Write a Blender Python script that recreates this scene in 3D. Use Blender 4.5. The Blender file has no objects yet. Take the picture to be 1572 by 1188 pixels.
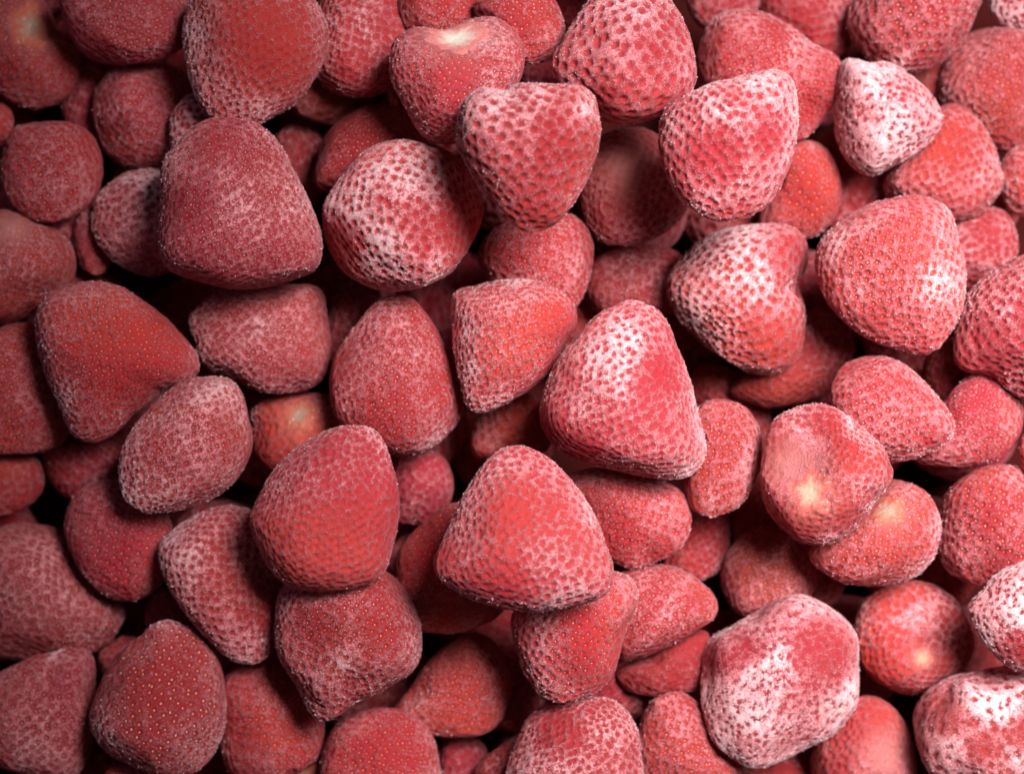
import bpy, math, random
import numpy as np
from mathutils import Vector

# ------------------------------------------------------------------ camera, light, exposure
S = 0.24 / 1572.0            # metres per photo pixel on the reference level (berries about 3.5 cm wide)
CX, CY = 786.0, 594.0        # picture centre in photo pixels
CAMD = 4300.0                # camera height above the reference level, in photo pixels (0.66 m)

sc = bpy.context.scene
cam_data = bpy.data.cameras.new('camera')
cam = bpy.data.objects.new('camera', cam_data)
sc.collection.objects.link(cam)
cam.location = (0, 0, CAMD * S)
cam.rotation_euler = (0, 0, 0)
cam_data.sensor_width = 36.0
cam_data.lens = 36.0 * CAMD / 1572.0
cam_data.clip_start = 0.01
cam_data.clip_end = 20.0
cam_data.dof.use_dof = True
cam_data.dof.focus_distance = (CAMD - 60) * S
cam_data.dof.aperture_fstop = 10.0
sc.camera = cam

world = bpy.data.worlds.new('World')
sc.world = world
world.use_nodes = True
bg = world.node_tree.nodes['Background']
bg.inputs['Color'].default_value = (1.0, 0.93, 0.92, 1)
bg.inputs['Strength'].default_value = 0.045


def area_lamp(name, loc, target, size, watts, col, spread=180):
    ld = bpy.data.lights.new(name, 'AREA')
    ld.shape = 'RECTANGLE'
    ld.size, ld.size_y = size
    ld.energy = watts
    ld.color = col
    ld.spread = math.radians(spread)
    lo = bpy.data.objects.new(name, ld)
    sc.collection.objects.link(lo)
    lo.location = loc
    lo.rotation_euler = (Vector(target) - Vector(loc)).to_track_quat('-Z', 'Y').to_euler()


area_lamp('key_lamp', (0.25, 0.17, 0.50), (0.115, 0.01, 0), (0.29, 0.28), 1.07, (1.0, 0.955, 0.915), 42)
area_lamp('window_lamp', (-0.75, 0.10, 0.24), (-0.08, 0, 0), (0.5, 0.4), 0.26, (0.54, 0.54, 1.0))

sc.view_settings.view_transform = 'Standard'
sc.view_settings.look = 'None'
sc.view_settings.exposure = 0.0
sc.view_settings.gamma = 1.0
sc.render.filter_size = 1.7
sc.cycles.max_bounces = 6

# ------------------------------------------------------------------ materials
def new_mat(name):
    m = bpy.data.materials.new(name)
    m.use_nodes = True
    nt = m.node_tree
    return m, nt, nt.nodes['Principled BSDF']


def math_node(nt, op, a, b=None, c=None, clamp=False):
    n = nt.nodes.new('ShaderNodeMath')
    n.operation = op
    n.use_clamp = clamp
    for i, v in enumerate((a, b, c)):
        if v is None:
            continue
        if isinstance(v, (int, float)):
            n.inputs[i].default_value = v
        else:
            nt.links.new(v, n.inputs[i])
    return n.outputs[0]


def attr(nt, name, out='Fac'):
    n = nt.nodes.new('ShaderNodeAttribute')
    n.attribute_name = name
    return n.outputs[out]


def noise(nt, scale, detail=2.0, rough=0.5, coord=None):
    n = nt.nodes.new('ShaderNodeTexNoise')
    n.inputs['Scale'].default_value = scale
    n.inputs['Detail'].default_value = detail
    n.inputs['Roughness'].default_value = rough
    if coord is not None:
        nt.links.new(coord, n.inputs['Vector'])
    return n.outputs['Fac']


def ramp(nt, val, lo, hi):
    n = nt.nodes.new('ShaderNodeMapRange')
    n.interpolation_type = 'SMOOTHSTEP'
    n.inputs['From Min'].default_value = lo
    n.inputs['From Max'].default_value = hi
    nt.links.new(val, n.inputs['Value'])
    return n.outputs['Result']


def mix(nt, fac, a, b):
    n = nt.nodes.new('ShaderNodeMix')
    n.data_type = 'RGBA'
    for s, v in ((n.inputs[0], fac), (n.inputs[6], a), (n.inputs[7], b)):
        if isinstance(v, (int, float)):
            s.default_value = v
        elif isinstance(v, tuple):
            s.default_value = v
        else:
            nt.links.new(v, s)
    return n.outputs[2]


def berry_material():
    m, nt, p = new_mat('frosted_strawberry_skin')
    tc = nt.nodes.new('ShaderNodeTexCoord').outputs['Object']
    frost, pit, hull = attr(nt, 'frost'), attr(nt, 'pit'), attr(nt, 'hull')
    tint = attr(nt, 'tint', 'Color')
    fine = noise(nt, 1900, 3.0, 0.7, tc)
    grit = noise(nt, 3600, 2.0, 0.6, tc)
    mid = noise(nt, 720, 2.5, 0.6, tc)
    # rime sits on the ridges between the pits, thin in the pits
    v = math_node(nt, 'MULTIPLY_ADD', fine, 1.9, -0.95)
    v = math_node(nt, 'ADD', v, math_node(nt, 'MULTIPLY_ADD', mid, 1.2, -0.6))
    v = math_node(nt, 'ADD', v, math_node(nt, 'MULTIPLY_ADD', grit, 1.7, -0.85))
    v = math_node(nt, 'ADD', v, math_node(nt, 'MULTIPLY_ADD', frost, 0.68, 0.22))
    v = math_node(nt, 'SUBTRACT', v, math_node(nt, 'MULTIPLY', pit, 1.35))
    mask = ramp(nt, v, 0.10, 0.90)
    mottled = mix(nt, math_node(nt, 'MULTIPLY', mid, 0.55), tint, (0.20, 0.008, 0.012, 1))
    flesh = mix(nt, math_node(nt, 'MULTIPLY', hull, 0.45), mottled, (0.72, 0.34, 0.30, 1))
    # a thin even film of ice dulls the whole skin, heavier where more rime lies
    film = math_node(nt, 'MULTIPLY', math_node(nt, 'MULTIPLY_ADD', frost, 0.16, 0.02, clamp=True), math_node(nt, 'MULTIPLY_ADD', pit, -0.6, 1.0))
    flesh = mix(nt, film, flesh, (0.62, 0.22, 0.25, 1))
    white = math_node(nt, 'ADD', frost, math_node(nt, 'MULTIPLY_ADD', fine, 0.9, -0.45))
    white = math_node(nt, 'ADD', white, math_node(nt, 'MULTIPLY_ADD', mid, 0.7, -0.35))
    rime = mix(nt, ramp(nt, white, 0.58, 1.32), (0.74, 0.22, 0.255, 1), (0.82, 0.585, 0.62, 1))
    amount = math_node(nt, 'MULTIPLY', mask, math_node(nt, 'MULTIPLY_ADD', frost, 0.26, 0.62, clamp=True))
    col = mix(nt, amount, flesh, rime)
    nt.links.new(col, p.inputs['Base Color'])
    r = math_node(nt, 'MULTIPLY_ADD', mask, 0.30, 0.55)
    nt.links.new(r, p.inputs['Roughness'])
    p.inputs['Specular IOR Level'].default_value = 0.15
    sh = math_node(nt, 'MULTIPLY_ADD', frost, 0.18, 0.07, clamp=True)
    nt.links.new(sh, p.inputs['Sheen Weight'])
    p.inputs['Sheen Roughness'].default_value = 0.26
    p.inputs['Sheen Tint'].default_value = (0.95, 0.74, 0.82, 1)
    b = nt.nodes.new('ShaderNodeBump')
    b.inputs['Strength'].default_value = 0.8
    b.inputs['Distance'].default_value = 0.0005
    h = math_node(nt, 'MULTIPLY_ADD', mask, 0.6, math_node(nt, 'MULTIPLY', grit, 0.7))
    nt.links.new(h, b.inputs['Height'])
    nt.links.new(b.outputs['Normal'], p.inputs['Normal'])
    return m


def seed_material(name, c1, c2):
    m, nt, p = new_mat(name)
    tc = nt.nodes.new('ShaderNodeTexCoord').outputs['Object']
    n = noise(nt, 260, 1.0, 0.5, tc)
    nt.links.new(mix(nt, ramp(nt, n, 0.35, 0.65), c1, c2), p.inputs['Base Color'])
    p.inputs['Roughness'].default_value = 0.45
    return m


def scar_material(name, inner, outer):
    m, nt, p = new_mat(name)
    tc = nt.nodes.new('ShaderNodeTexCoord').outputs['Object']
    edge = attr(nt, 'edge')
    n = noise(nt, 700, 3.0, 0.6, tc)
    e = math_node(nt, 'ADD', edge, math_node(nt, 'MULTIPLY_ADD', n, 0.7, -0.35))
    c = mix(nt, ramp(nt, e, 0.15, 0.85), inner, outer)
    c = mix(nt, math_node(nt, 'MULTIPLY', attr(nt, 'fibre'), 0.45), c, outer)
    c = mix(nt, ramp(nt, noise(nt, 1600, 2.0, 0.6, tc), 0.55, 0.85), c, (0.72, 0.52, 0.47, 1))
    nt.links.new(c, p.inputs['Base Color'])
    p.inputs['Roughness'].default_value = 0.85
    p.inputs['Specular IOR Level'].default_value = 0.15
    b = nt.nodes.new('ShaderNodeBump')
    b.inputs['Strength'].default_value = 0.5
    b.inputs['Distance'].default_value = 0.0006
    nt.links.new(n, b.inputs['Height'])
    nt.links.new(b.outputs['Normal'], p.inputs['Normal'])
    return m


def rime_material():
    m, nt, p = new_mat('rime_crystals')
    tc = nt.nodes.new('ShaderNodeTexCoord').outputs['Object']
    nt.links.new(mix(nt, noise(nt, 300, 1.0, 0.5, tc), (0.78, 0.46, 0.50, 1), (0.86, 0.70, 0.74, 1)), p.inputs['Base Color'])
    p.inputs['Roughness'].default_value = 0.5
    return m


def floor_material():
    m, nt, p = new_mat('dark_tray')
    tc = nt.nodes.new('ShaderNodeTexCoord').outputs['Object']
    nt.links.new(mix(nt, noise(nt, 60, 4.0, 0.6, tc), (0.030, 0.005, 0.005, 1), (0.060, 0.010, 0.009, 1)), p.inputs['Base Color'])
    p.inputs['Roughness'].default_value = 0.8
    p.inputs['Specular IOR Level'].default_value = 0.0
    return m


M_SKIN = berry_material()
M_SEED = {'pale': seed_material('pale_seed', (0.58, 0.26, 0.16, 1), (0.72, 0.42, 0.29, 1)),
          'dark': seed_material('dark_seed', (0.07, 0.012, 0.016, 1), (0.22, 0.06, 0.05, 1))}
M_SCAR = {'white': scar_material('white_hull', (0.74, 0.66, 0.58, 1), (0.62, 0.18, 0.18, 1)),
          'cream': scar_material('cream_hull', (0.66, 0.43, 0.32, 1), (0.52, 0.11, 0.10, 1)),
          'olive': scar_material('olive_hull', (0.36, 0.23, 0.17, 1), (0.46, 0.10, 0.07, 1)),
          'pink': scar_material('pink_hull', (0.54, 0.27, 0.19, 1), (0.56, 0.13, 0.11, 1))}
M_RIME = rime_material()
M_FLOOR = floor_material()

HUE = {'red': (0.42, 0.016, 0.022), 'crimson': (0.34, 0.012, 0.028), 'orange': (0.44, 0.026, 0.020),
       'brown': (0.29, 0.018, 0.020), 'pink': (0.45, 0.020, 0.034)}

# ------------------------------------------------------------------ the berries, traced from the photograph
# label, tip direction (degrees clockwise from right), tip lift towards the camera, stacking order, frost, hue, outline, extras
# extras: bare / white = frost missing / thick round (x, y, radius); scar = (x, y, radius, kind); sp = seed spacing; seed = kind
B = []


def berry(label, tip, lift, order, frost, hue, pts, **kw):
    B.append(dict(label=label, tip=tip, lift=lift, order=order, frost=frost, hue=hue,
                  pts=np.array(pts, float).reshape(-1, 2), **kw))

# --- rear left of the heap
berry('kidney shaped strawberry with pale greenish hull notch beside the dark red smooth one', 100, 10, 5, .30, 'red',
      (-30,-20, 40,-25, 72,0, 84,32, 92,58, 118,72, 127,105, 115,142, 85,165, 45,170, 5,150, -30,110, -45,40),
      scar=(66,50,34,'olive'), white=[(25,40,40)], seed='pale')
berry('smooth dark red strawberry with little frost and a pale lower rim', 60, 35, 6, .28, 'crimson',
      (95,-10, 150,-40, 220,-40, 280,-15, 295,30, 285,70, 245,95, 185,101, 130,85, 103,45), white=[(150,0,45)], seed='pale')
berry('dim round strawberry behind the big triangular one, evenly dusted with grey frost', 40, 50, 4, .42, 'crimson',
      (150,135, 185,105, 235,97, 275,105, 300,130, 310,180, 290,230, 250,258, 200,262, 160,235, 142,190), seed='pale')
berry('sliver of lilac frosted strawberry squeezed beside the dim round one', 200, 10, 5, .75, 'crimson',
      (262,190, 275,160, 300,145, 340,160, 360,200, 340,240, 300,252, 265,237))
berry('large egg shaped strawberry with bare orange red cheek and thick frost on one flank', 104, 10, 9, .62, 'orange',
      (285,20, 310,-15, 380,-30, 450,-25, 490,10, 507,60, 495,110, 462,155, 425,182, 382,203, 335,195, 305,160, 288,110, 280,60),
      bare=[(410,60,70),(450,110,50)], white=[(300,60,45),(325,150,50)])
berry('wide strawberry tucked behind the egg shaped one, base sunk in shadow', 250, 10, 3, .45, 'red',
      (490,10, 510,-25, 580,-30, 625,10, 640,60, 630,110, 600,140, 550,152, 505,140, 480,100), white=[(540,20,60)])
berry('small round strawberry with tan seeds standing alone beside dark gaps', 95, 25, 7, .34, 'red',
      (8,235, 25,200, 70,188, 120,192, 150,220, 158,270, 140,315, 100,342, 55,340, 20,310, 5,270), seed='pale', white=[(25,235,45)])
berry('lilac frosted strawberry half covered by the big triangular crimson one', 200, 10, 5, .66, 'crimson',
      (145,320, 165,285, 205,262, 250,262, 290,290, 300,350, 285,400, 240,425, 195,415, 160,385, 143,350), white=[(205,300,60)], seed='pale')
berry('big triangular crimson strawberry with blunt tip and frost speckled middle', 278, 12, 12, .50, 'crimson',
      (250,258, 272,224, 310,190, 355,183, 405,195, 435,225, 455,265, 485,325, 497,370, 485,415, 430,437, 370,445, 310,435, 260,415, 242,375, 245,320),
      white=[(370,345,65),(420,210,25)], bare=[(310,330,45),(340,225,40)], seed='pale')
berry('orange tinted strawberry with a pale worn patch near its top', 60, -10, 6, .34, 'orange',
      (-30,340, 0,320, 40,325, 85,350, 112,380, 115,420, 95,450, 50,480, 0,498, -40,470, -50,400), pale=[(28,352,30)], seed='pale')
berry('dull red strawberry wedged in the gap behind the lilac one', 90, 10, 2, .30, 'crimson',
      (112,345, 135,320, 165,335, 175,380, 160,420, 128,415, 112,385), seed='pale')
berry('wide three cornered strawberry with lilac frosted edge and bare red middle', 108, 8, 10, .46, 'red',
      (55,490, 80,450, 130,432, 185,438, 230,465, 275,505, 305,545, 297,585, 250,605, 215,632, 180,667, 145,680, 110,665, 85,610, 58,545),
      bare=[(195,560,75)], white=[(75,520,40),(100,620,40),(150,460,40)], seed='pale')
berry('evenly frosted egg shaped strawberry with a white tip', 128, 12, 13, .58, 'red',
      (252,602, 290,580, 340,578, 370,600, 383,645, 385,695, 355,745, 305,775, 250,789, 210,780, 185,745, 185,700, 205,655),
      white=[(205,755,45),(310,620,45)], seed='pale')
berry('shadowed crimson strawberry under the big triangular one, frost patch on its side', 190, 5, 6, .46, 'crimson',
      (290,490, 320,455, 350,440, 420,435, 490,440, 505,490, 508,550, 490,590, 440,605, 395,600, 350,580, 310,560, 298,520),
      white=[(325,480,45),(420,520,40)], seed='pale')
berry('red strawberry leaning behind the wide three cornered one', 95, 15, 7, .32, 'red',
      (-40,560, -10,510, 30,495, 70,505, 100,545, 115,600, 110,660, 80,690, 30,697, -20,690, -50,640), seed='pale')
berry('strawberry showing a dull olive cut face beneath the two egg shaped ones', 200, 0, 4, .30, 'orange',
      (385,640, 400,615, 450,605, 510,605, 545,640, 540,700, 490,740, 420,730, 390,690), scar=(466,636,26,'olive'))
berry('dim strawberry buried below the wide three cornered one', 90, 20, 3, .36, 'crimson',
      (65,690, 100,665, 150,670, 195,690, 205,740, 170,772, 110,767, 75,735))
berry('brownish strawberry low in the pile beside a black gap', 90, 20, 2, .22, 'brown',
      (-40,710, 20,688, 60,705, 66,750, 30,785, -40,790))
berry('crimson strawberry with a frost free lower half above the black hole', 80, 15, 7, .42, 'crimson',
      (105,775, 130,745, 180,735, 230,760, 265,800, 270,860, 235,910, 185,921, 140,895, 110,850, 98,810), bare=[(195,860,60)], white=[(120,800,40)], seed='pale')
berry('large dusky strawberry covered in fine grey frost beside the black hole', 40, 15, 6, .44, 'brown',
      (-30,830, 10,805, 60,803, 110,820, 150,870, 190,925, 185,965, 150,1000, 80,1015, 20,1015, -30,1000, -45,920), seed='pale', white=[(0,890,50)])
berry('dusky pointed strawberry with grey frosted side next to the seed dotted cone', 290, 10, 9, .42, 'crimson',
      (-20,1050, 20,1020, 70,998, 120,990, 148,1010, 152,1060, 148,1120, 125,1185, 60,1190, 0,1170, -30,1120), seed='pale', white=[(10,1090,70)])
berry('cone shaped strawberry dotted with bright tan seeds, lilac frosted edges', 282, 10, 11, .44, 'red',
      (205,980, 250,950, 300,965, 335,1005, 347,1060, 345,1120, 320,1170, 285,1187, 235,1182, 180,1162, 145,1130, 135,1090, 155,1040, 180,1005),
      seed='pale', seedk=1.5, bare=[(260,1050,70)], white=[(150,1100,40),(310,1130,30)], sp=14)
berry('thickly frosted strawberry with dark pits hanging below the smooth pink one', 60, 5, 11, .74, 'red',
      (248,830, 290,795, 345,775, 400,790, 432,830, 445,900, 440,960, 415,1005, 385,1018, 345,1005, 305,965, 270,915, 247,870),
      bare=[(415,920,45)], white=[(275,880,40),(365,1000,30)], sp=14)
berry('smooth pinkish red strawberry tapering to a frosted blunt end', 297, 10, 14, .50, 'pink',
      (385,790, 410,735, 450,690, 500,660, 545,650, 585,665, 605,705, 615,770, 605,840, 585,885, 530,905, 460,905, 420,880, 395,835),
      bare=[(530,830,80)], white=[(545,680,45),(430,740,40)])
berry('squat strawberry with a frosted crease and narrow lower end', 88, 5, 12, .50, 'red',
      (430,905, 465,875, 530,862, 595,878, 636,930, 648,985, 635,1030, 590,1058, 550,1078, 510,1105, 475,1095, 450,1050, 425,1000, 420,950),
      white=[(480,1015,50),(520,1060,40)], bare=[(590,960,40),(500,960,40)], seed='pale')
berry('shaded strawberry beside the seed dotted cone', 60, 20, 6, .32, 'red',
      (345,1040, 395,1005, 440,1015, 480,1060, 500,1110, 490,1160, 440,1190, 370,1195, 338,1150), seed='pale')
berry('bright red strawberry below the squat creased one', 270, 20, 9, .40, 'red',
      (493,1155, 515,1112, 560,1087, 610,1085, 650,1110, 672,1150, 670,1210, 600,1240, 520,1230, 493,1190), bare=[(600,1150,50)], seed='pale')
berry('orange red strawberry lying on its side with tip beside the squat creased one', 165, 0, 8, .34, 'orange',
      (605,1092, 630,1050, 670,1000, 720,970, 760,985, 783,1030, 780,1080, 755,1120, 700,1131, 640,1122), seed='pale')
berry('shadowed strawberry behind the bright triangular one', 120, 15, 5, .32, 'red',
      (610,850, 650,800, 700,770, 760,800, 790,880, 770,940, 710,968, 650,965, 610,920), seed='pale')
berry('dark little strawberry deep in the gap behind the smooth pink one', 90, 20, 3, .28, 'crimson',
      (600,710, 640,690, 680,700, 697,745, 680,790, 640,806, 605,790))
# --- middle
berry('bright triangular strawberry with frosted tip and rows of deep pits', 272, 10, 16, .62, 'pink',
      (665,860, 690,800, 720,742, 755,697, 790,683, 830,692, 870,725, 905,775, 930,825, 942,870, 933,905, 890,928, 830,937, 770,933, 720,918, 680,893),
      white=[(760,740,50),(712,848,22),(900,790,35),(835,930,40)], bare=[(680,850,25),(790,780,40),(770,880,45)], sp=15.5)
berry('large bell shaped strawberry with thick pink frost and deep pits', 284, 10, 15, .72, 'pink',
      (828,620, 850,560, 885,515, 912,485, 950,464, 990,465, 1025,490, 1045,540, 1065,600, 1083,655, 1085,700, 1050,735, 1000,736, 940,722, 870,700, 835,665),
      white=[(970,490,40),(940,570,55),(1040,710,45)], bare=[(840,650,28),(1010,570,35),(890,690,30)], sp=14)
berry('short wedge shaped strawberry with flat top and pale frosted tip', 118, 8, 13, .60, 'red',
      (695,452, 730,436, 780,428, 830,431, 870,455, 887,490, 870,530, 835,580, 790,615, 745,635, 715,622, 700,570, 692,500),
      white=[(742,610,35),(780,450,50)], bare=[(850,500,35)], seed='pale')
berry('upright red strawberry with fine pale dots between the wedge shaped and egg shaped ones', 283, 12, 11, .46, 'red',
      (505,590, 515,545, 545,500, 580,462, 620,453, 655,475, 680,520, 700,570, 712,625, 690,665, 650,695, 600,700, 550,680, 515,640),
      seed='pale', white=[(590,490,35)], bare=[(590,650,50)])
berry('round strawberry with a thick white frost cap full of dark pits', 70, 48, 12, .74, 'red',
      (495,320, 520,280, 555,237, 600,218, 650,220, 700,240, 730,280, 742,325, 725,375, 690,420, 640,445, 580,445, 530,420, 500,375),
      white=[(610,290,75),(600,370,60)], bare=[(515,380,45),(710,360,50)], sp=16)
berry('clean red strawberry peeping out behind the white capped round one', 280, 10, 6, .34, 'red',
      (480,260, 495,210, 530,177, 575,160, 620,168, 650,200, 660,260, 610,300, 520,300, 485,290), bare=[(560,210,60)], seed='pale')
berry('strawberry with a large bright white hull scar on top', 97, -42, 9, .50, 'pink',
      (597,95, 605,60, 640,38, 680,40, 720,25, 765,25, 800,60, 805,110, 785,150, 750,200, 700,220, 650,210, 620,165, 600,125),
      scar=(702,60,48,'white'), bare=[(705,135,38)], white=[(620,80,35),(700,60,60)], seed='pale')
berry('heart shaped strawberry with flat frosted shoulder and red tip', 92, 6, 14, .66, 'red',
      (700,190, 715,155, 742,136, 775,141, 792,131, 840,129, 895,131, 918,160, 923,215, 905,270, 885,310, 855,345, 815,358, 785,345, 755,310, 720,265, 700,225),
      white=[(790,170,55),(880,140,35),(725,180,30)], bare=[(825,325,45),(870,240,60)], sp=18.5)
berry('small red strawberry behind the white scarred one', 90, 20, 4, .40, 'red',
      (725,15, 760,-10, 820,-15, 858,10, 868,60, 845,92, 800,100, 760,70), seed='pale')
berry('bit of clean red strawberry wedged behind the tall pitted cone', 90, 20, 3, .30, 'red',
      (835,-5, 865,-30, 915,-30, 925,10, 895,50, 860,40))
berry('tall cone strawberry with pink frost and round dark pits', 277, 8, 11, .66, 'pink',
      (845,100, 870,50, 900,5, 945,-30, 1000,-30, 1040,10, 1065,70, 1070,120, 1050,160, 1000,185, 950,192, 910,180, 868,150),
      bare=[(920,165,45),(1010,170,40)], white=[(960,10,45)], sp=20)
berry('scrap of strawberry low between heart shaped and white scarred ones', 90, 20, 2, .40, 'crimson',
      (798,110, 828,95, 862,100, 875,140, 820,150))
berry('plump strawberry with a pale worn centre under the frosted barrel shaped one', 80, 15, 6, .46, 'red',
      (888,290, 895,240, 930,205, 980,195, 1020,215, 1048,260, 1057,315, 1032,350, 985,376, 930,376, 900,345),
      pale=[(962,265,40)], white=[(960,300,60)])
berry('barrel shaped strawberry, one side white with frost, pits in slanting rows', 100, 10, 14, .74, 'pink',
      (1012,190, 1025,160, 1070,136, 1130,116, 1185,107, 1220,130, 1227,190, 1215,250, 1185,310, 1140,338, 1090,340, 1045,310, 1020,265, 1010,225),
      white=[(1170,140,65),(1205,240,40)], bare=[(1080,250,50),(1170,220,30)], sp=16)
berry('long strawberry with bare crimson patches lying behind the barrel shaped one', 40, 5, 9, .52, 'red',
      (1072,70, 1098,28, 1140,15, 1190,30, 1240,65, 1287,95, 1285,150, 1260,190, 1225,218, 1160,220, 1100,170, 1072,115),
      bare=[(1185,60,28),(1240,170,42)], white=[(1215,90,35)], seed='pale')
berry('bare orange red strawberry peeping out beneath the barrel shaped one', 80, 10, 6, .26, 'orange',
      (1165,330, 1175,280, 1200,230, 1240,215, 1275,235, 1292,280, 1285,330, 1255,362, 1210,370, 1168,355), seed='pale')
berry('smooth shaded strawberry behind the long one with crimson patches', 90, 20, 3, .30, 'red',
      (1165,0, 1230,-30, 1300,-10, 1315,40, 1290,88, 1230,85, 1180,50), white=[(1230,0,40)])
berry('blunt strawberry with ring shaped seed pits above the small whitish wedge', 110, 10, 8, .50, 'red',
      (1303,20, 1330,-20, 1420,-40, 1500,-25, 1502,25, 1472,75, 1432,105, 1390,113, 1340,97, 1310,60), seed='pale', sp=16)
berry('small whitish pink wedge of strawberry, frosted all over', 60, 8, 13, .86, 'crimson',
      (1284,130, 1297,92, 1330,96, 1375,100, 1410,130, 1440,160, 1446,190, 1422,225, 1375,255, 1335,270, 1300,245, 1283,200),
      jit=.28, pitk=.75, white=[(1320,110,40),(1330,245,40)], sp=14)
berry('strawberry with bright orange patch under the small whitish wedge', 30, 5, 9, .58, 'orange',
      (1360,270, 1400,220, 1440,165, 1480,165, 1515,205, 1537,260, 1530,305, 1490,335, 1430,338, 1368,310),
      bare=[(1452,225,45)], white=[(1500,265,35)])
berry('large dim brownish strawberry with tan seed dots beside a black gap', 100, 15, 5, .34, 'brown',
      (1440,130, 1455,80, 1500,45, 1560,40, 1610,80, 1620,150, 1600,220, 1540,237, 1490,205, 1450,170), seed='pale')
berry('white frosted end of strawberry resting on the large dim brownish one', 100, 20, 9, .95, 'crimson',
      (1517,8, 1530,-25, 1600,-35, 1615,30, 1570,48, 1532,35))
berry('small rounded strawberry touching the one with the orange patch', 180, 20, 8, .48, 'red',
      (1535,262, 1550,230, 1590,223, 1622,280, 1600,332, 1555,327, 1538,300), seed='pale')
berry('pinkish strawberry squeezed behind the pear shaped one with ring pits', 20, 20, 6, .46, 'red',
      (1445,355, 1490,325, 1535,320, 1558,350, 1560,390, 1530,430, 1480,447, 1445,420), white=[(1545,350,22)])
berry('large pear shaped strawberry with ring pits and white frost along one edge', 62, 10, 12, .56, 'red',
      (1250,400, 1265,360, 1310,325, 1360,305, 1410,300, 1455,325, 1472,380, 1480,440, 1465,500, 1425,543, 1380,540, 1320,515, 1275,475, 1255,435),
      seed='pale', white=[(1440,345,40),(1390,450,30)], sp=14)
berry('chunky strawberry, pale frost face with bare scarlet corner and notch', 105, 8, 13, .80, 'red',
      (1022,440, 1040,400, 1085,362, 1140,346, 1200,345, 1235,370, 1240,410, 1228,440, 1237,490, 1225,550, 1180,578, 1130,565, 1080,530, 1040,490),
      bare=[(1212,390,42),(1165,530,35),(1210,530,45),(1232,450,20)], white=[(1110,470,60),(1160,420,50)], sp=16)
berry('brown shadowed strawberry under the chunky notched one', 30, 10, 5, .26, 'brown',
      (1120,590, 1160,560, 1230,480, 1270,480, 1312,530, 1292,582, 1240,617, 1180,628, 1130,612))
berry('dim strawberry with orange seed dots behind the bell shaped one', 250, 15, 4, .36, 'red',
      (898,450, 910,400, 950,376, 1010,375, 1052,400, 1055,460, 1000,492, 930,490), seed='pale', white=[(985,440,35)])
berry('rounded strawberry beneath the tip of the heart shaped one', 60, 15, 7, .46, 'red',
      (735,385, 760,350, 820,330, 880,330, 910,370, 905,430, 882,475, 830,482, 770,450, 740,420), seed='pale')
berry('reddish strawberry buried beneath the wedge and bell shaped ones', 100, 15, 4, .28, 'orange',
      (722,665, 745,625, 800,595, 842,640, 842,690, 785,705, 730,702))
berry('slim upright strawberry tucked against the bell shaped one', 100, 10, 8, .40, 'orange',
      (1048,740, 1058,680, 1065,630, 1100,612, 1145,625, 1168,665, 1165,720, 1142,770, 1100,792, 1062,782), seed='pale', white=[(1085,770,28)])
berry('strawberry with torn bare red face beneath the bell shaped one', 70, 5, 8, .56, 'red',
      (865,735, 920,715, 1000,730, 1045,752, 1060,795, 1045,840, 1000,865, 960,871, 915,840, 880,780), bare=[(940,820,45),(1010,840,25)], white=[(990,790,45)], seed='pale')
berry('small strawberry beneath the slim upright one and the torn one', 90, 20, 4, .34, 'red',
      (1018,850, 1055,800, 1110,785, 1122,830, 1105,876, 1065,892, 1030,882))
# --- front and right
berry('lumpy strawberry end with star shaped yellow hull', 30, -45, 12, .60, 'red',
      (1170,700, 1184,650, 1220,626, 1270,620, 1318,650, 1354,690, 1368,735, 1350,775, 1310,815, 1260,837, 1215,825, 1180,785, 1168,740),
      scar=(1234,752,36,'cream'), pale=[(1215,715,42)], lump=.05, bare=[(1190,690,35),(1290,690,25),(1215,800,30),(1290,790,25),(1260,650,30)], white=[(1265,690,25),(1340,760,30)])
berry('round strawberry with a greyish olive hull scar beside the star hulled one', 60, -20, 9, .42, 'orange',
      (1240,850, 1280,800, 1325,755, 1375,735, 1420,755, 1443,800, 1435,855, 1400,890, 1340,900, 1280,890),
      scar=(1352,778,28,'olive'), white=[(1435,800,25),(1400,890,25)], seed='pale')
berry('pointed strawberry with ring pits lying on its side behind the star hulled one', 25, 5, 10, .48, 'red',
      (1272,600, 1295,560, 1340,545, 1385,555, 1430,595, 1465,640, 1460,675, 1420,700, 1365,710, 1310,695, 1278,650), white=[(1450,655,25)], seed='pale', sp=14)
berry('dim crimson strawberry tucked behind the pointed one with ring pits', 60, 15, 6, .36, 'crimson',
      (1400,690, 1440,620, 1490,568, 1540,575, 1572,620, 1560,680, 1520,710, 1460,719, 1410,712), seed='pale')
berry('large pink frosted strawberry with smooth scarlet lower half', 100, 5, 12, .62, 'pink',
      (1462,530, 1475,470, 1510,425, 1570,390, 1640,400, 1660,500, 1630,600, 1570,612, 1520,582, 1475,568),
      bare=[(1510,540,45),(1575,500,35)], white=[(1530,440,45),(1560,600,30)], sp=16)
berry('round red strawberry with tiny ring pits beside the olive scarred one', 90, 25, 8, .44, 'red',
      (1437,820, 1450,760, 1490,722, 1540,712, 1600,730, 1630,800, 1600,870, 1540,900, 1490,896, 1450,870), seed='pale', sp=14)
berry('small brownish red oval strawberry behind the biggest white frosted lump', 300, 15, 6, .38, 'brown',
      (1105,890, 1120,840, 1160,808, 1205,810, 1245,850, 1255,890, 1230,930, 1170,952, 1125,937), seed='pale')
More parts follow.
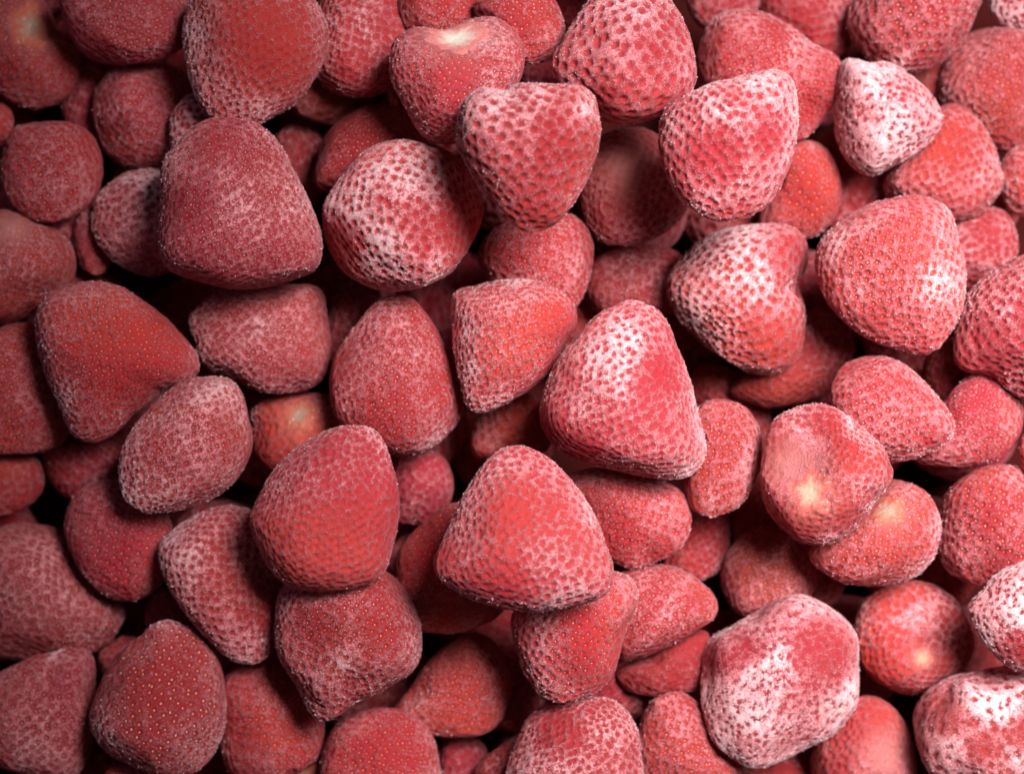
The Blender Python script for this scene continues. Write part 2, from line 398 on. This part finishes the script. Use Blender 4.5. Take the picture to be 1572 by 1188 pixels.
berry('strawberry seen hull end up with small cream centre', 90, -65, 9, .54, 'orange',
      (1310,960, 1330,915, 1380,890, 1430,895, 1470,925, 1492,975, 1480,1020, 1440,1050, 1395,1065, 1345,1045, 1315,1010),
      scar=(1404,1000,16,'pink'), lump=.03, bare=[(1335,1010,35)], white=[(1400,930,40)])
berry('creamy white frosted strawberry next to the hull end up one', 200, 8, 11, .95, 'red',
      (1486,940, 1500,910, 1560,865, 1640,850, 1660,950, 1620,1020, 1560,1030, 1510,990), jit=.25, pitk=.75, bare=[(1565,985,35)], white=[(1550,910,45)], sp=14)
berry('biggest lumpy strawberry coated in white frost with raspberry red bruise', 120, 15, 14, .86, 'crimson',
      (1075,1040, 1085,990, 1125,960, 1158,940, 1190,918, 1230,911, 1280,935, 1315,970, 1325,1020, 1318,1070, 1285,1120, 1235,1150, 1175,1173, 1130,1165, 1090,1130, 1075,1085),
      lump=.035, jit=.33, pitk=.62, bare=[(1258,1000,48),(1100,1005,26),(1140,985,18)], white=[(1140,1120,60),(1230,935,40),(1170,1040,50)], sp=14)
berry('white frosted strawberry with two smeared scarlet patches', 240, 20, 11, .84, 'crimson',
      (1405,1110, 1415,1070, 1450,1037, 1510,1022, 1570,1020, 1640,1060, 1640,1160, 1580,1220, 1480,1220, 1420,1180),
      lump=.04, jit=.33, pitk=.65, bare=[(1440,1090,30),(1490,1130,26),(1555,1110,26)], white=[(1520,1060,45),(1440,1160,40)], sp=16)
berry('strawberry with smooth pale pink top under the biggest white frosted lump', 250, 20, 8, .36, 'red',
      (1245,1160, 1270,1110, 1310,1070, 1350,1070, 1385,1100, 1405,1150, 1400,1210, 1330,1230, 1260,1220), pale=[(1350,1155,42)], white=[(1350,1165,40)])
berry('pointed red strawberry lying under the torn one, its tip over a dark gap', 15, 5, 7, .38, 'red',
      (940,905, 960,872, 1010,865, 1060,880, 1098,915, 1096,950, 1050,980, 980,1012, 940,1002), seed='pale')
berry('stubby strawberry with smooth scarlet cheek and frosted foot below the triangular one', 100, 5, 12, .52, 'red',
      (785,945, 815,905, 870,880, 925,872, 968,886, 983,925, 960,980, 940,1040, 900,1070, 850,1075, 810,1045, 790,990),
      bare=[(900,1010,45),(900,955,40)], white=[(830,1045,45),(960,900,22)], seed='pale')
berry('broad strawberry with pale frosted crown beneath the stubby one', 300, 15, 10, .62, 'red',
      (775,1185, 795,1130, 822,1090, 870,1071, 930,1068, 970,1100, 985,1150, 980,1210, 900,1240, 800,1230), white=[(920,1120,55)], bare=[(850,1110,35)])
berry('low strawberry leaning against the broad one with pale crown', 240, 15, 6, .40, 'red',
      (728,1185, 755,1152, 800,1130, 830,1180, 800,1230, 740,1230))
berry('red strawberry lying beneath one side of the biggest white frosted lump', 240, 15, 7, .46, 'red',
      (983,1100, 1008,1065, 1050,1060, 1085,1090, 1120,1150, 1140,1185, 1090,1235, 1000,1225, 978,1160), seed='pale')
berry('bare dark strawberry in the gap behind the biggest white frosted lump', 90, 20, 3, .18, 'brown',
      (945,1025, 1000,1000, 1080,965, 1100,1040, 1045,1065, 970,1065))
berry('dark strawberry deep beside the stubby one', 90, 20, 3, .28, 'crimson',
      (765,1000, 800,1020, 832,1070, 805,1115, 765,1100))
berry('red edge of strawberry poking out below the biggest white frosted lump', 90, 20, 6, .44, 'red',
      (1125,1185, 1190,1160, 1255,1165, 1262,1225, 1140,1230))
berry('scrap of red strawberry between the black hole and thickly frosted one', 90, 20, 4, .34, 'crimson',
      (222,935, 250,903, 292,915, 310,955, 270,975, 230,965))
berry('dim scrap of strawberry behind the tip of the seed dotted cone', 90, 20, 3, .30, 'crimson',
      (148,1005, 178,980, 215,982, 215,1030, 170,1045))
berry('rim of strawberry lying beneath the seed dotted cone', 90, 20, 4, .40, 'red',
      (165,1180, 225,1172, 290,1185, 275,1235, 180,1235))
berry('sliver of red strawberry beside the kidney shaped one', 0, 20, 3, .26, 'red',
      (-35,165, 5,160, 22,185, 15,220, -25,225))
berry('dim strawberry behind the tall pitted cone and the long one', 90, 20, 3, .42, 'crimson',
      (1055,-5, 1110,-35, 1165,-10, 1150,35, 1080,45))
berry('edge of red strawberry beside the round one with tiny ring pits', 180, 20, 8, .40, 'red',
      (1564,695, 1580,660, 1625,680, 1625,740, 1578,735))
berry('shaded red strawberry behind the white scarred one and wide one', 90, 20, 3, .36, 'red',
      (612,0, 660,-25, 735,-15, 745,30, 690,62, 628,50), seed='pale')
berry('dull strawberry end with beige hull lying beside the bright red one', 90, -60, 4, .26, 'orange',
      (425,1195, 448,1150, 490,1138, 515,1180, 490,1230, 440,1230), scar=(462,1172,24,'olive'))
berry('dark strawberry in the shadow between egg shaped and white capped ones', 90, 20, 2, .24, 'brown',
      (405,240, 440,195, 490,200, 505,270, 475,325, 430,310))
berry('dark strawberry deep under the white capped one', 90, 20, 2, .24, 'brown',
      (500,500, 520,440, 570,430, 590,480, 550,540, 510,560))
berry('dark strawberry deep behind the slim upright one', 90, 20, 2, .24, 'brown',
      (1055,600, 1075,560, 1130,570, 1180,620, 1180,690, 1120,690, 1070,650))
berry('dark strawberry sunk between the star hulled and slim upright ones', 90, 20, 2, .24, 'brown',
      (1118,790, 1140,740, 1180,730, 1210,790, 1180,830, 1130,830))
berry('dark strawberry sunk behind the kidney shaped and dim round ones', 90, 20, 2, .26, 'crimson',
      (95,150, 120,105, 160,110, 175,170, 150,215, 110,210))
berry('dark strawberry low between bright red and broad pale crowned ones', 90, 20, 3, .26, 'crimson',
      (665,1165, 690,1130, 740,1140, 755,1190, 720,1235, 670,1230))
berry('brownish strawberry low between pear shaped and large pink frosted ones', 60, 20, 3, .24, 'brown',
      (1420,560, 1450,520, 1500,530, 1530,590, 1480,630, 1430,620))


# ------------------------------------------------------------------ geometry helpers
def cube_sphere(n):
    g = np.tan(np.linspace(-math.pi / 4, math.pi / 4, n + 1))
    verts, faces, index = [], [], {}
    for ax in range(3):
        for sg in (-1, 1):
            ids = np.empty((n + 1, n + 1), int)
            for i in range(n + 1):
                for j in range(n + 1):
                    k = [0, 0, 0]
                    ii = [0, 0, 0]
                    ii[ax] = sg * 999
                    ii[(ax + 1) % 3] = 2 * i - n
                    ii[(ax + 2) % 3] = 2 * j - n
                    for q in range(3):
                        if ii[q] == n:
                            ii[q] = 999
                        elif ii[q] == -n:
                            ii[q] = -999
                    key = tuple(ii)
                    if key not in index:
                        k[ax] = sg
                        k[(ax + 1) % 3] = g[i]
                        k[(ax + 2) % 3] = g[j]
                        index[key] = len(verts)
                        verts.append(k)
                    ids[i, j] = index[key]
            a, b, c, d = ids[:-1, :-1], ids[1:, :-1], ids[1:, 1:], ids[:-1, 1:]
            f = np.stack([a, b, c, d] if sg > 0 else [a, d, c, b], -1).reshape(-1, 4)
            faces.append(f)
    v = np.array(verts, float)
    v /= np.linalg.norm(v, axis=1, keepdims=True)
    v[:, 2] += 0.30                      # denser on the upper side
    v /= np.linalg.norm(v, axis=1, keepdims=True)
    return v, np.concatenate(faces)


SPHERES = {}


def sphere(n):
    if n not in SPHERES:
        SPHERES[n] = cube_sphere(n)
    return SPHERES[n]


def waves(rng, p, freq, count=9):
    out = np.zeros(len(p))
    for _ in range(count):
        k = rng.normal(size=3)
        k *= freq * rng.uniform(.6, 1.4) / np.linalg.norm(k)
        out += np.sin(p @ k + rng.uniform(0, 6.28))
    return out / math.sqrt(count / 2)


def smooth_outline(pts, n=180):
    """closed Catmull-Rom through the traced points -> radius by angle about the centroid"""
    P = pts.copy()
    P[:, 1] *= -1
    m = len(P)
    c = []
    for i in range(m):
        p0, p1, p2, p3 = P[i - 1], P[i], P[(i + 1) % m], P[(i + 2) % m]
        for t in np.linspace(0, 1, 14, endpoint=False):
            c.append(.5 * ((2 * p1) + (-p0 + p2) * t + (2 * p0 - 5 * p1 + 4 * p2 - p3) * t * t + (-p0 + 3 * p1 - 3 * p2 + p3) * t ** 3))
    c = np.array(c)
    x, y = c[:, 0], c[:, 1]
    x2, y2 = np.roll(x, -1), np.roll(y, -1)
    cr = x * y2 - x2 * y
    A = cr.sum() / 2
    cen = np.array([((x + x2) * cr).sum(), ((y + y2) * cr).sum()]) / (6 * A)
    d = c - cen
    ang = np.arctan2(d[:, 1], d[:, 0])
    rad = np.hypot(d[:, 0], d[:, 1])
    o = np.argsort(ang)
    ang, rad = ang[o], rad[o]
    th = np.linspace(-math.pi, math.pi, n, endpoint=False)
    r = np.interp(th, np.r_[ang - 2 * math.pi, ang, ang + 2 * math.pi], np.r_[rad, rad, rad])
    return cen, th, r, abs(A)


def circ_smooth(r, k):
    out = r.copy()
    for _ in range(k):
        out = (np.roll(out, 1) + 2 * out + np.roll(out, -1)) / 4
    return out


def frame(axis):
    a = axis / np.linalg.norm(axis)
    u = np.array([0, 0, 1.0]) if abs(a[2]) < .9 else np.array([1.0, 0, 0])
    b = np.cross(a, u)
    b /= np.linalg.norm(b)
    return a, b, np.cross(a, b)


def shape_berry(s, seed):
    """vertex positions in photo pixels (y up), centred on the outline's centroid"""
    rng = np.random.default_rng(seed)
    cen, th, rt, area = smooth_outline(s['pts'])
    rt = circ_smooth(rt, 3)
    rmean = math.sqrt(area / math.pi)
    n = int(np.clip(rmean * (.48 if s['order'] > 6 else .41), 16, 51)) if not s.get('deep') else 23
    d, faces = sphere(n)
    be, el = math.radians(s['tip']), math.radians(s['lift'])
    a, b, c = frame(np.array([math.cos(be) * math.cos(el), -math.sin(be) * math.cos(el), math.sin(el)]))
    # size along and across the axis from the outline
    ox, oy = rt * np.cos(th), rt * np.sin(th)
    ax = np.array([math.cos(be), -math.sin(be)])
    par = ox * ax[0] + oy * ax[1]
    per = -ox * ax[1] + oy * ax[0]
    Ep, Eq = np.ptp(par), np.ptp(per)
    Wh = Eq / 2
    Lh = math.sqrt(max(Ep ** 2 - (Eq * math.sin(el)) ** 2, (0.5 * Ep) ** 2)) / max(math.cos(el), .35) / 2
    Lh = min(max(Lh, .9 * Wh), 1.45 * Wh)
    al = np.arccos(np.clip(d @ a, -1, 1))
    ps = np.arctan2(d @ c, d @ b)
    taper = rng.uniform(.26, .42)
    r = np.sin(al) * (1 - taper * np.cos(al))
    r *= Wh / (1 + taper * .28)
    z = Lh * np.cos(al) + Lh * (.14 if s.get('scar') else .0) * np.exp(-((math.pi - al) / .42) ** 2)
    lob = 1 + .035 * np.cos(2 * ps + rng.uniform(0, 6)) + .03 * np.cos(3 * ps + rng.uniform(0, 6)) + .012 * np.cos(5 * ps + rng.uniform(0, 6))
    r = r * lob
    P = np.outer(z, a) + (r * np.cos(ps))[:, None] * b + (r * np.sin(ps))[:, None] * c
    P *= (1 + .028 * waves(rng, d, 3.2) + .012 * waves(rng, d, 7.0))[:, None]
    if s.get('lump'):
        P *= (1 + s['lump'] * waves(rng, d, 4.5) + .35 * s['lump'] * waves(rng, d, 9.0))[:, None]
    for _ in range(5):                                   # flattened spots where berries froze against each other
        u = rng.normal(size=3)
        u /= np.linalg.norm(u)
        e = P @ u
        top = e.max() * rng.uniform(.84, .95)
        P -= np.outer(np.clip(e - top, 0, None) * .6, u)
    # stretch to the traced outline
    for it in range(3):
        P[:, 0] -= (P[:, 0].max() + P[:, 0].min()) / 2 - (ox.max() + ox.min()) / 2 if it == 0 else 0
        P[:, 1] -= (P[:, 1].max() + P[:, 1].min()) / 2 - (oy.max() + oy.min()) / 2 if it == 0 else 0
        phi = np.arctan2(P[:, 1], P[:, 0])
        rho = np.hypot(P[:, 0], P[:, 1])
        nb = 60
        bi = ((phi + math.pi) / (2 * math.pi) * nb).astype(int) % nb
        rc = np.zeros(nb)
        np.maximum.at(rc, bi, rho)
        rc = circ_smooth(rc, 1)
        bc = -math.pi + (np.arange(nb) + .5) * 2 * math.pi / nb
        tgt = np.interp(bc, np.r_[th, th[0] + 2 * math.pi], np.r_[rt, rt[0]])
        f = circ_smooth(tgt / rc, 1)
        fe = np.r_[f[-1], f, f[0]]
        be_ = np.r_[bc[0] - 2 * math.pi / nb, bc, bc[-1] + 2 * math.pi / nb]
        fv = np.interp(phi, be_, fe)
        rcv = np.interp(phi, be_, np.r_[rc[-1], rc, rc[0]])
        t = np.clip((rho / rcv - .1) / .65, 0, 1)
        t = t * t * (3 - 2 * t)
        m = f.mean()
        k = m + (fv - m) * t
        P[:, 0] *= k
        P[:, 1] *= k
        if it == 0:
            P[:, 2] *= m
    P[:, 2] -= (P[:, 2].max() + P[:, 2].min()) / 2
    hz = np.ptp(P[:, 2]) / 2
    lim = np.clip(hz, .70 * rmean, 1.02 * rmean)
    P[:, 2] *= lim / hz
    s.update(cen=cen, dirs=d, faces=faces, P=P, axis=a, b=b, c=c, th=th, rt=rt, rmean=rmean, taper=taper, Lh=Lh, Wh=Wh, rnd=seed)


# ------------------------------------------------------------------ stacking: who lies on whom
GS = 9.0


def height_maps(s):
    P = s['P']
    x, y = P[:, 0] + s['cen'][0], P[:, 1] + s['cen'][1]
    gx, gy = np.floor(x / GS).astype(int), np.floor(y / GS).astype(int)
    top, bot = {}, {}
    for X, Y, Z in zip(gx.tolist(), gy.tolist(), P[:, 2].tolist()):
        k = (X, Y)
        if Z > top.get(k, -1e9):
            top[k] = Z
        if Z < bot.get(k, 1e9):
            bot[k] = Z
    s['top'], s['bot'] = top, bot


def stack(bs, slack=30.0):
    bs = sorted(bs, key=lambda s: (s['order'], s['cen'][1]))
    done = []
    for s in bs:
        z = -min(s['P'][:, 2])                       # resting on the tray
        z = max(z, 60 + 13.0 * s['order']) if s['order'] > 0 else z
        for o in done:
            if abs(o['cen'][0] - s['cen'][0]) > 330 or abs(o['cen'][1] - s['cen'][1]) > 330:
                continue
            common = s['bot'].keys() & o['top'].keys()
            if len(common) < 3:
                continue
            gap = sorted(o['top'][k] - s['bot'][k] for k in common)
            z = max(z, o['z'] + gap[int(len(gap) * .90)] - slack)
        s['z'] = z
        done.append(s)
    # settle upwards: a buried berry is pressed against the ones that lie on it
    for i in range(len(done) - 1, -1, -1):
        s = done[i]
        if s.get('deep'):
            continue
        room = 1e9
        for o in done[i + 1:]:
            if abs(o['cen'][0] - s['cen'][0]) > 330 or abs(o['cen'][1] - s['cen'][1]) > 330:
                continue
            common = o['bot'].keys() & s['top'].keys()
            if len(common) < 3:
                continue
            gap = sorted(s['top'][k] - o['bot'][k] for k in common)
            room = min(room, o['z'] - gap[int(len(gap) * .90)] + slack - s['z'])
        if room < 1e8:
            s['z'] += float(np.clip(room * .7, 0, 130))
    return done


for i, s in enumerate(B):
    shape_berry(s, 100 + i)
    height_maps(s)

# berries deep in the heap, seen only through gaps (and carrying the heap on past the frame)
DEEP_LABEL = 'dark strawberry buried deep in the heap, glimpsed through a black gap'
DEEP = []
rg = np.random.default_rng(5)
for iy in range(8):
    for ix in range(11):
        px = -110 + ix * 178 + (iy % 2) * 85 + rg.uniform(-22, 22)
        py = -60 + iy * 182 + rg.uniform(-22, 22)
        R = rg.uniform(78, 96)
        k = 10
        t = np.linspace(0, 2 * math.pi, k, endpoint=False)
        rr = R * (1 + .12 * np.cos(t - rg.uniform(0, 6)) + rg.uniform(-.04, .04, k))
        DEEP.append(dict(label=DEEP_LABEL, tip=rg.uniform(0, 360), lift=rg.uniform(-20, 30), order=0, frost=.30,
                         hue=('red', 'crimson', 'brown')[int(rg.integers(3))],
                         pts=np.stack([px + rr * np.cos(t), py + rr * np.sin(t)], 1), deep=True))
cover = set()
for s in B:
    cover |= s['top'].keys()
keep = []
for i, s in enumerate(DEEP):
    shape_berry(s, 900 + i)
    height_maps(s)
    vis = [k for k in s['top'] if k not in cover and -2 < k[0] * GS < 1572 and -1190 < k[1] * GS < 2]
    if len(vis) >= 2:
        keep.append(s)
DEEP = keep
BEYOND_LABEL = 'frosted strawberry of the heap lying out past the half hidden outermost ones'
BEYOND = []
ring = [(x, y) for x in np.arange(-120, 1700, 182) for y in (-125, 1313)] + [(x, y) for y in np.arange(50, 1200, 180) for x in (-150, 1722)]
for i, (px, py) in enumerate(ring):
    R = rg.uniform(80, 98)
    t = np.linspace(0, 2 * math.pi, 10, endpoint=False)
    rr = R * (1 + .12 * np.cos(t - rg.uniform(0, 6)) + rg.uniform(-.04, .04, 10))
    s = dict(label=BEYOND_LABEL, tip=rg.uniform(0, 360), lift=rg.uniform(-10, 30), order=int(rg.integers(3, 9)), frost=rg.uniform(.35, .65),
             hue=('red', 'crimson', 'pink')[int(rg.integers(3))], pts=np.stack([px + rr * np.cos(t), py + rr * np.sin(t)], 1), deep=True, beyond=True)
    shape_berry(s, 1200 + i)
    height_maps(s)
    BEYOND.append(s)
order = stack(B + DEEP + BEYOND)
ZREF = float(np.percentile([s['z'] for s in B if s['order'] >= 11], 60)) + 60
print('stack heights', sorted(round(s['z']) for s in B)[::12], 'ref', round(ZREF), 'deep', len(DEEP))


# ------------------------------------------------------------------ meshes
def link(o):
    sc.collection.objects.link(o)
    return o


def mesh_obj(name, co, faces, mat, parent, smooth=True, attrs=None):
    me = bpy.data.meshes.new(name)
    me.vertices.add(len(co))
    me.vertices.foreach_set('co', np.asarray(co, np.float32).ravel())
    faces = np.asarray(faces)
    k = faces.shape[1]
    me.loops.add(faces.size)
    me.loops.foreach_set('vertex_index', faces.astype(np.int32).ravel())
    me.polygons.add(len(faces))
    me.polygons.foreach_set('loop_start', np.arange(0, faces.size, k, dtype=np.int32))
    me.polygons.foreach_set('loop_total', np.full(len(faces), k, np.int32))
    me.update(calc_edges=True)
    me.polygons.foreach_set('use_smooth', np.full(len(faces), smooth))
    for an, av in (attrs or {}).items():
        if av.ndim == 1:
            at = me.attributes.new(an, 'FLOAT', 'POINT')
            at.data.foreach_set('value', av.astype(np.float32))
        else:
            at = me.attributes.new(an, 'FLOAT_COLOR', 'POINT')
            at.data.foreach_set('color', np.c_[av, np.ones(len(av))].astype(np.float32).ravel())
    me.materials.append(mat)
    o = link(bpy.data.objects.new(name, me))
    o.parent = parent
    return o


def normals_of(P, faces):
    p = P[faces]
    fn = np.cross(p[:, 2] - p[:, 0], p[:, 3] - p[:, 1])
    n = np.zeros_like(P)
    for q in range(4):
        np.add.at(n, faces[:, q], fn)
    return n / np.maximum(np.linalg.norm(n, axis=1, keepdims=True), 1e-9)


def seed_dirs(s, rng, spacing):
    al = np.linspace(0.02, math.pi, 400)
    r = s['Wh'] / (1 + s['taper'] * .28) * np.sin(al) * (1 - s['taper'] * np.cos(al))
    z = s['Lh'] * np.cos(al)
    ds = np.hypot(np.gradient(r, al), np.gradient(z, al))
    cum = np.cumsum(2 * math.pi * r * ds) * (al[1] - al[0])
    N = int(cum[-1] / (spacing * spacing * .93))
    i = np.arange(N)
    A = np.interp((i + .5) / N * cum[-1], cum, al) + rng.normal(0, s.get('jit', .13), N) * spacing / s['Lh']
    F = i * 2.399963 + rng.normal(0, s.get('jit', .13), N) * spacing / np.maximum(np.interp(A, al, r), 6)
    ok = A < (2.85 if s.get('scar') else 3.02)
    A, F = A[ok], F[ok]
    return np.cos(A)[:, None] * s['axis'] + (np.sin(A) * np.cos(F))[:, None] * s['b'] + (np.sin(A) * np.sin(F))[:, None] * s['c']


def nearest_idx(dirs, q):
    return np.argmax(q.astype(np.float32) @ dirs.T.astype(np.float32), axis=1)




def seed_unit():
    v = [(0, 1.25, .1)]
    for k in range(5):
        t = k * 2 * math.pi / 5 + .3
        v.append((.72 * math.cos(t), -.15, .5 * math.sin(t)))
    v.append((0, -1.0, 0))
    f = []
    for k in range(5):
        k2 = (k + 1) % 5
        f += [(0, 1 + k2, 1 + k), (6, 1 + k, 1 + k2)]
    return np.array(v), np.array(f)


SU_V, SU_F = seed_unit()
TET_V = np.array([(0, 0, 1.5), (.9, 0, -.5), (-.45, .8, -.5), (-.45, -.8, -.5)])
TET_F = np.array([(0, 1, 2), (0, 2, 3), (0, 3, 1)])


def scatter(unit_v, unit_f, pos, ex, ey, ez, size):
    co = pos[:, None, :] + size[:, None, None] * (unit_v[None, :, 0:1] * ex[:, None] + unit_v[None, :, 1:2] * ey[:, None] + unit_v[None, :, 2:3] * ez[:, None])
    fa = unit_f[None] + (np.arange(len(pos)) * len(unit_v))[:, None, None]
    return co.reshape(-1, 3), fa.reshape(-1, 3)


def build_berry(s):
    rng = np.random.default_rng(s['rnd'] + 5000)
    P, d, faces = s['P'].copy(), s['dirs'], s['faces']
    N = len(P)
    px, py = P[:, 0] + s['cen'][0], -(P[:, 1] + s['cen'][1])       # photo pixel above which each vertex lies
    nrm = normals_of(P, faces)
    up = np.clip(nrm[:, 2] * 3 + .6, 0, 1)
    spacing = s.get('sp', 13.0 if not s.get('deep') else 19.0) * rng.uniform(.95, 1.06)
    # hull scar: a shallow dished spot
    hull = np.zeros(N)
    scar = s.get('scar')
    if scar:
        sx, sy, sr, kind = scar
        cand = np.where(nrm[:, 2] > .05)[0]
        ci = cand[np.argmin((px[cand] - sx) ** 2 + (py[cand] - sy) ** 2)]
        dist = np.linalg.norm(P - P[ci], axis=1)
        hull = np.exp(-(dist / (sr * 1.15)) ** 2)
        pole_n = nrm[ci].copy()
        P -= nrm * (np.exp(-(dist / sr) ** 2) * sr * .17)[:, None]
        nrm = normals_of(P, faces)
    for (x, y, r) in s.get('pale', ()):
        hull = np.maximum(hull, np.exp(-((px - x) ** 2 + (py - y) ** 2) / r ** 2) * up)
    # pits and seeds
    sd = seed_dirs(s, rng, spacing)
    si = np.unique(nearest_idx(d, sd))
    if scar:
        si = si[dist[si] > sr * .95]
    sp_ = P[si]
    md = np.full(N, 1e9)
    own = np.zeros(N, int)
    seed_str = np.clip(rng.normal(1, .28, len(si)), .35, 1.5)
    for q in range(0, N, 4000):
        a = P[q:q + 4000]
        d2 = (a * a).sum(1)[:, None] + (sp_ * sp_).sum(1)[None] - 2 * a @ sp_.T
        own[q:q + 4000] = d2.argmin(1)
        md[q:q + 4000] = np.sqrt(np.maximum(d2.min(1), 0))
    q = md / spacing
    pst = seed_str[own] * s.get('pitk', 1.0)
    pit = np.exp(-(q / (.19 + .055 * pst)) ** 2) * np.clip(.35 + .65 * pst, 0, 1.15)
    # frost
    L = d * 1.0
    fr = np.full(N, s['frost'] * .97) + .10 * waves(rng, L, 4.0) + .07 * waves(rng, L, 10.0)
    for (x, y, r) in s.get('white', ()):
        g = np.exp(-(((px - x) ** 2 + (py - y) ** 2) / r ** 2) * (1 + .35 * waves(rng, L, 9.0).clip(-1, 1))) * up
        fr += .17 * g
    for (x, y, r) in s.get('bare', ()):
        g = np.exp(-np.clip(((px - x) ** 2 + (py - y) ** 2) / r ** 2 * (1 + .4 * waves(rng, L, 9.0).clip(-1, 1)), 0, None) ** 1.4) * up
        fr *= 1 - .78 * np.clip(g, 0, 1)
    fr -= hull * .22
    fr = np.clip(fr, 0, 1.25)
    # relief
    depth = s.get('pitk', 1.0) * spacing * (.23 + .10 * np.clip(fr, 0, 1))
    P += nrm * (-(pit * depth) + .05 * spacing * waves(rng, d, 22.0) * .4 + .05 * spacing * np.clip(fr, 0, 1) * np.clip(q - .3, 0, .4))[:, None]
    n2 = normals_of(P, faces)
    # skin colour: ripe side deeper, unripe side a little more orange
    base = np.array(HUE[s['hue']])
    w = waves(rng, d, 2.2)[:, None] * .5
    tint = base * (1 + .10 * w) + np.array([.03, .020, .0]) * np.clip(w, 0, 1)
    tint = np.clip(tint * rng.uniform(.76, 1.14), 0, 1)
    # place: photo pixel -> point at this berry's own height
    zc = s['z'] - ZREF
    k = (CAMD - zc) / CAMD
    centre = np.array([(s['cen'][0] - CX) * k, (s['cen'][1] + CY) * k, zc])
    low = P[:, 2].min()
    sc_k = k
    to_local = lambda A: np.c_[A[:, 0] * sc_k, A[:, 1] * sc_k, (A[:, 2] - low) * sc_k] * S
    root = link(bpy.data.objects.new('strawberry', None))
    root.empty_display_size = .005
    root.location = (centre[0] * S, centre[1] * S, (centre[2] + low * sc_k) * S)
    root['label'] = s['label']
    root['category'] = 'strawberry'
    root['group'] = 'frozen strawberries past the outermost ones' if s.get('beyond') else 'frozen strawberries buried deep in the heap' if s.get('deep') else 'frozen strawberries in the heap'
    mesh_obj('body', to_local(P), faces, M_SKIN, root, attrs={'frost': fr, 'pit': pit, 'hull': hull, 'tint': tint})
    # seeds sit in the pits, long axis towards the tip
    sn = n2[si]
    ey = s['axis'] - sn * (sn @ s['axis'])[:, None]
    ey /= np.maximum(np.linalg.norm(ey, axis=1, keepdims=True), 1e-6)
    ex = np.cross(ey, sn)
    size = spacing * (.125 if s.get('seed') == 'pale' else .14) * s.get('seedk', 1.0) * rng.uniform(.8, 1.2, len(si))
    kind = s.get('seed', 'dark')
    co, fa = scatter(SU_V, SU_F, P[si] + sn * (size * (.30 if kind == 'pale' else .05))[:, None], ex, ey, sn, size)
    so = mesh_obj('seeds', to_local(co), fa, M_SEED[kind], root)
    so['kind'] = 'stuff'
    # rime: tiny crystals standing on the frosted ridges
    if not s.get('deep'):
        wgt = np.clip(fr - .3, 0, 1) * (q > .33) * (n2[:, 2] > -.35)
        nc = int(min(1100, s['rmean'] ** 2 * .13 * np.clip(wgt.mean() * 5, 0, 1)))
        if nc > 10 and wgt.sum() > 0:
            ci_ = rng.choice(N, nc, p=wgt / wgt.sum())
            cn = n2[ci_]
            tang = rng.normal(size=(nc, 3))
            ex = np.cross(cn, tang)
            ex /= np.linalg.norm(ex, axis=1, keepdims=True)
            ey = np.cross(cn, ex)
            sz = rng.uniform(.5, 1.15, nc)
            jit = (ex * rng.uniform(-2, 2, (nc, 1)) + ey * rng.uniform(-2, 2, (nc, 1)))
            co, fa = scatter(TET_V, TET_F, P[ci_] + jit, ex, ey, cn, sz)
            ro = mesh_obj('frost_crystals', to_local(co), fa, M_RIME, root, smooth=False)
            ro['kind'] = 'stuff'
    if scar:
        # a ragged, slightly raised skin over the dished spot; its edge dips into the flesh
        _, tb, tc_ = frame(pole_n)
        rel = P - P[ci]
        ang = np.arctan2(rel @ tc_, rel @ tb)
        rays = .15 if scar[3] == 'cream' else .09
        rag = 1 + rays * np.cos(5 * ang + rng.uniform(0, 6)) + .05 * np.cos(11 * ang + rng.uniform(0, 6)) + .04 * np.cos(17 * ang + rng.uniform(0, 6)) + .04 * waves(rng, d, 12.0)
        e = np.linalg.norm(rel, axis=1) / (sr * rag)
        fsel = faces[(e[faces] < 1.12).all(axis=1)]
        ids, inv = np.unique(fsel, return_inverse=True)
        el = e[ids]
        fibre = np.clip(el, 0, 1) * (.5 + .5 * np.cos(13 * ang[ids] + 1.5 * np.sin(3 * ang[ids]))) * rng.uniform(.6, 1, len(ids))
        lift = 1.5 * (1 - el ** 2.5) + .5 * fibre * (1 - el)
        co = P[ids] + n2[ids] * lift[:, None]
        ho = mesh_obj('hull_scar', to_local(co), inv.reshape(fsel.shape), M_SCAR[scar[3]], root, attrs={'edge': np.clip(el, 0, 1.2), 'fibre': fibre})
        ho['label'] = {'white': 'bright white hull scar', 'cream': 'ragged cream coloured hull', 'olive': 'dull olive hull scar', 'pink': 'small pale hull centre'}[scar[3]]
    return root


# the tray under the heap
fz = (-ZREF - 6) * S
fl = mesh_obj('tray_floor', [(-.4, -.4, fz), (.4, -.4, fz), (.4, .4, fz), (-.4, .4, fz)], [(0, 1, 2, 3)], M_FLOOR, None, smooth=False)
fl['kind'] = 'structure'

for s in order:
    build_berry(s)
print('triangles', sum(len(o.data.polygons) * (2 if o.name.startswith('body') else 1) for o in bpy.data.objects if o.type == 'MESH'))
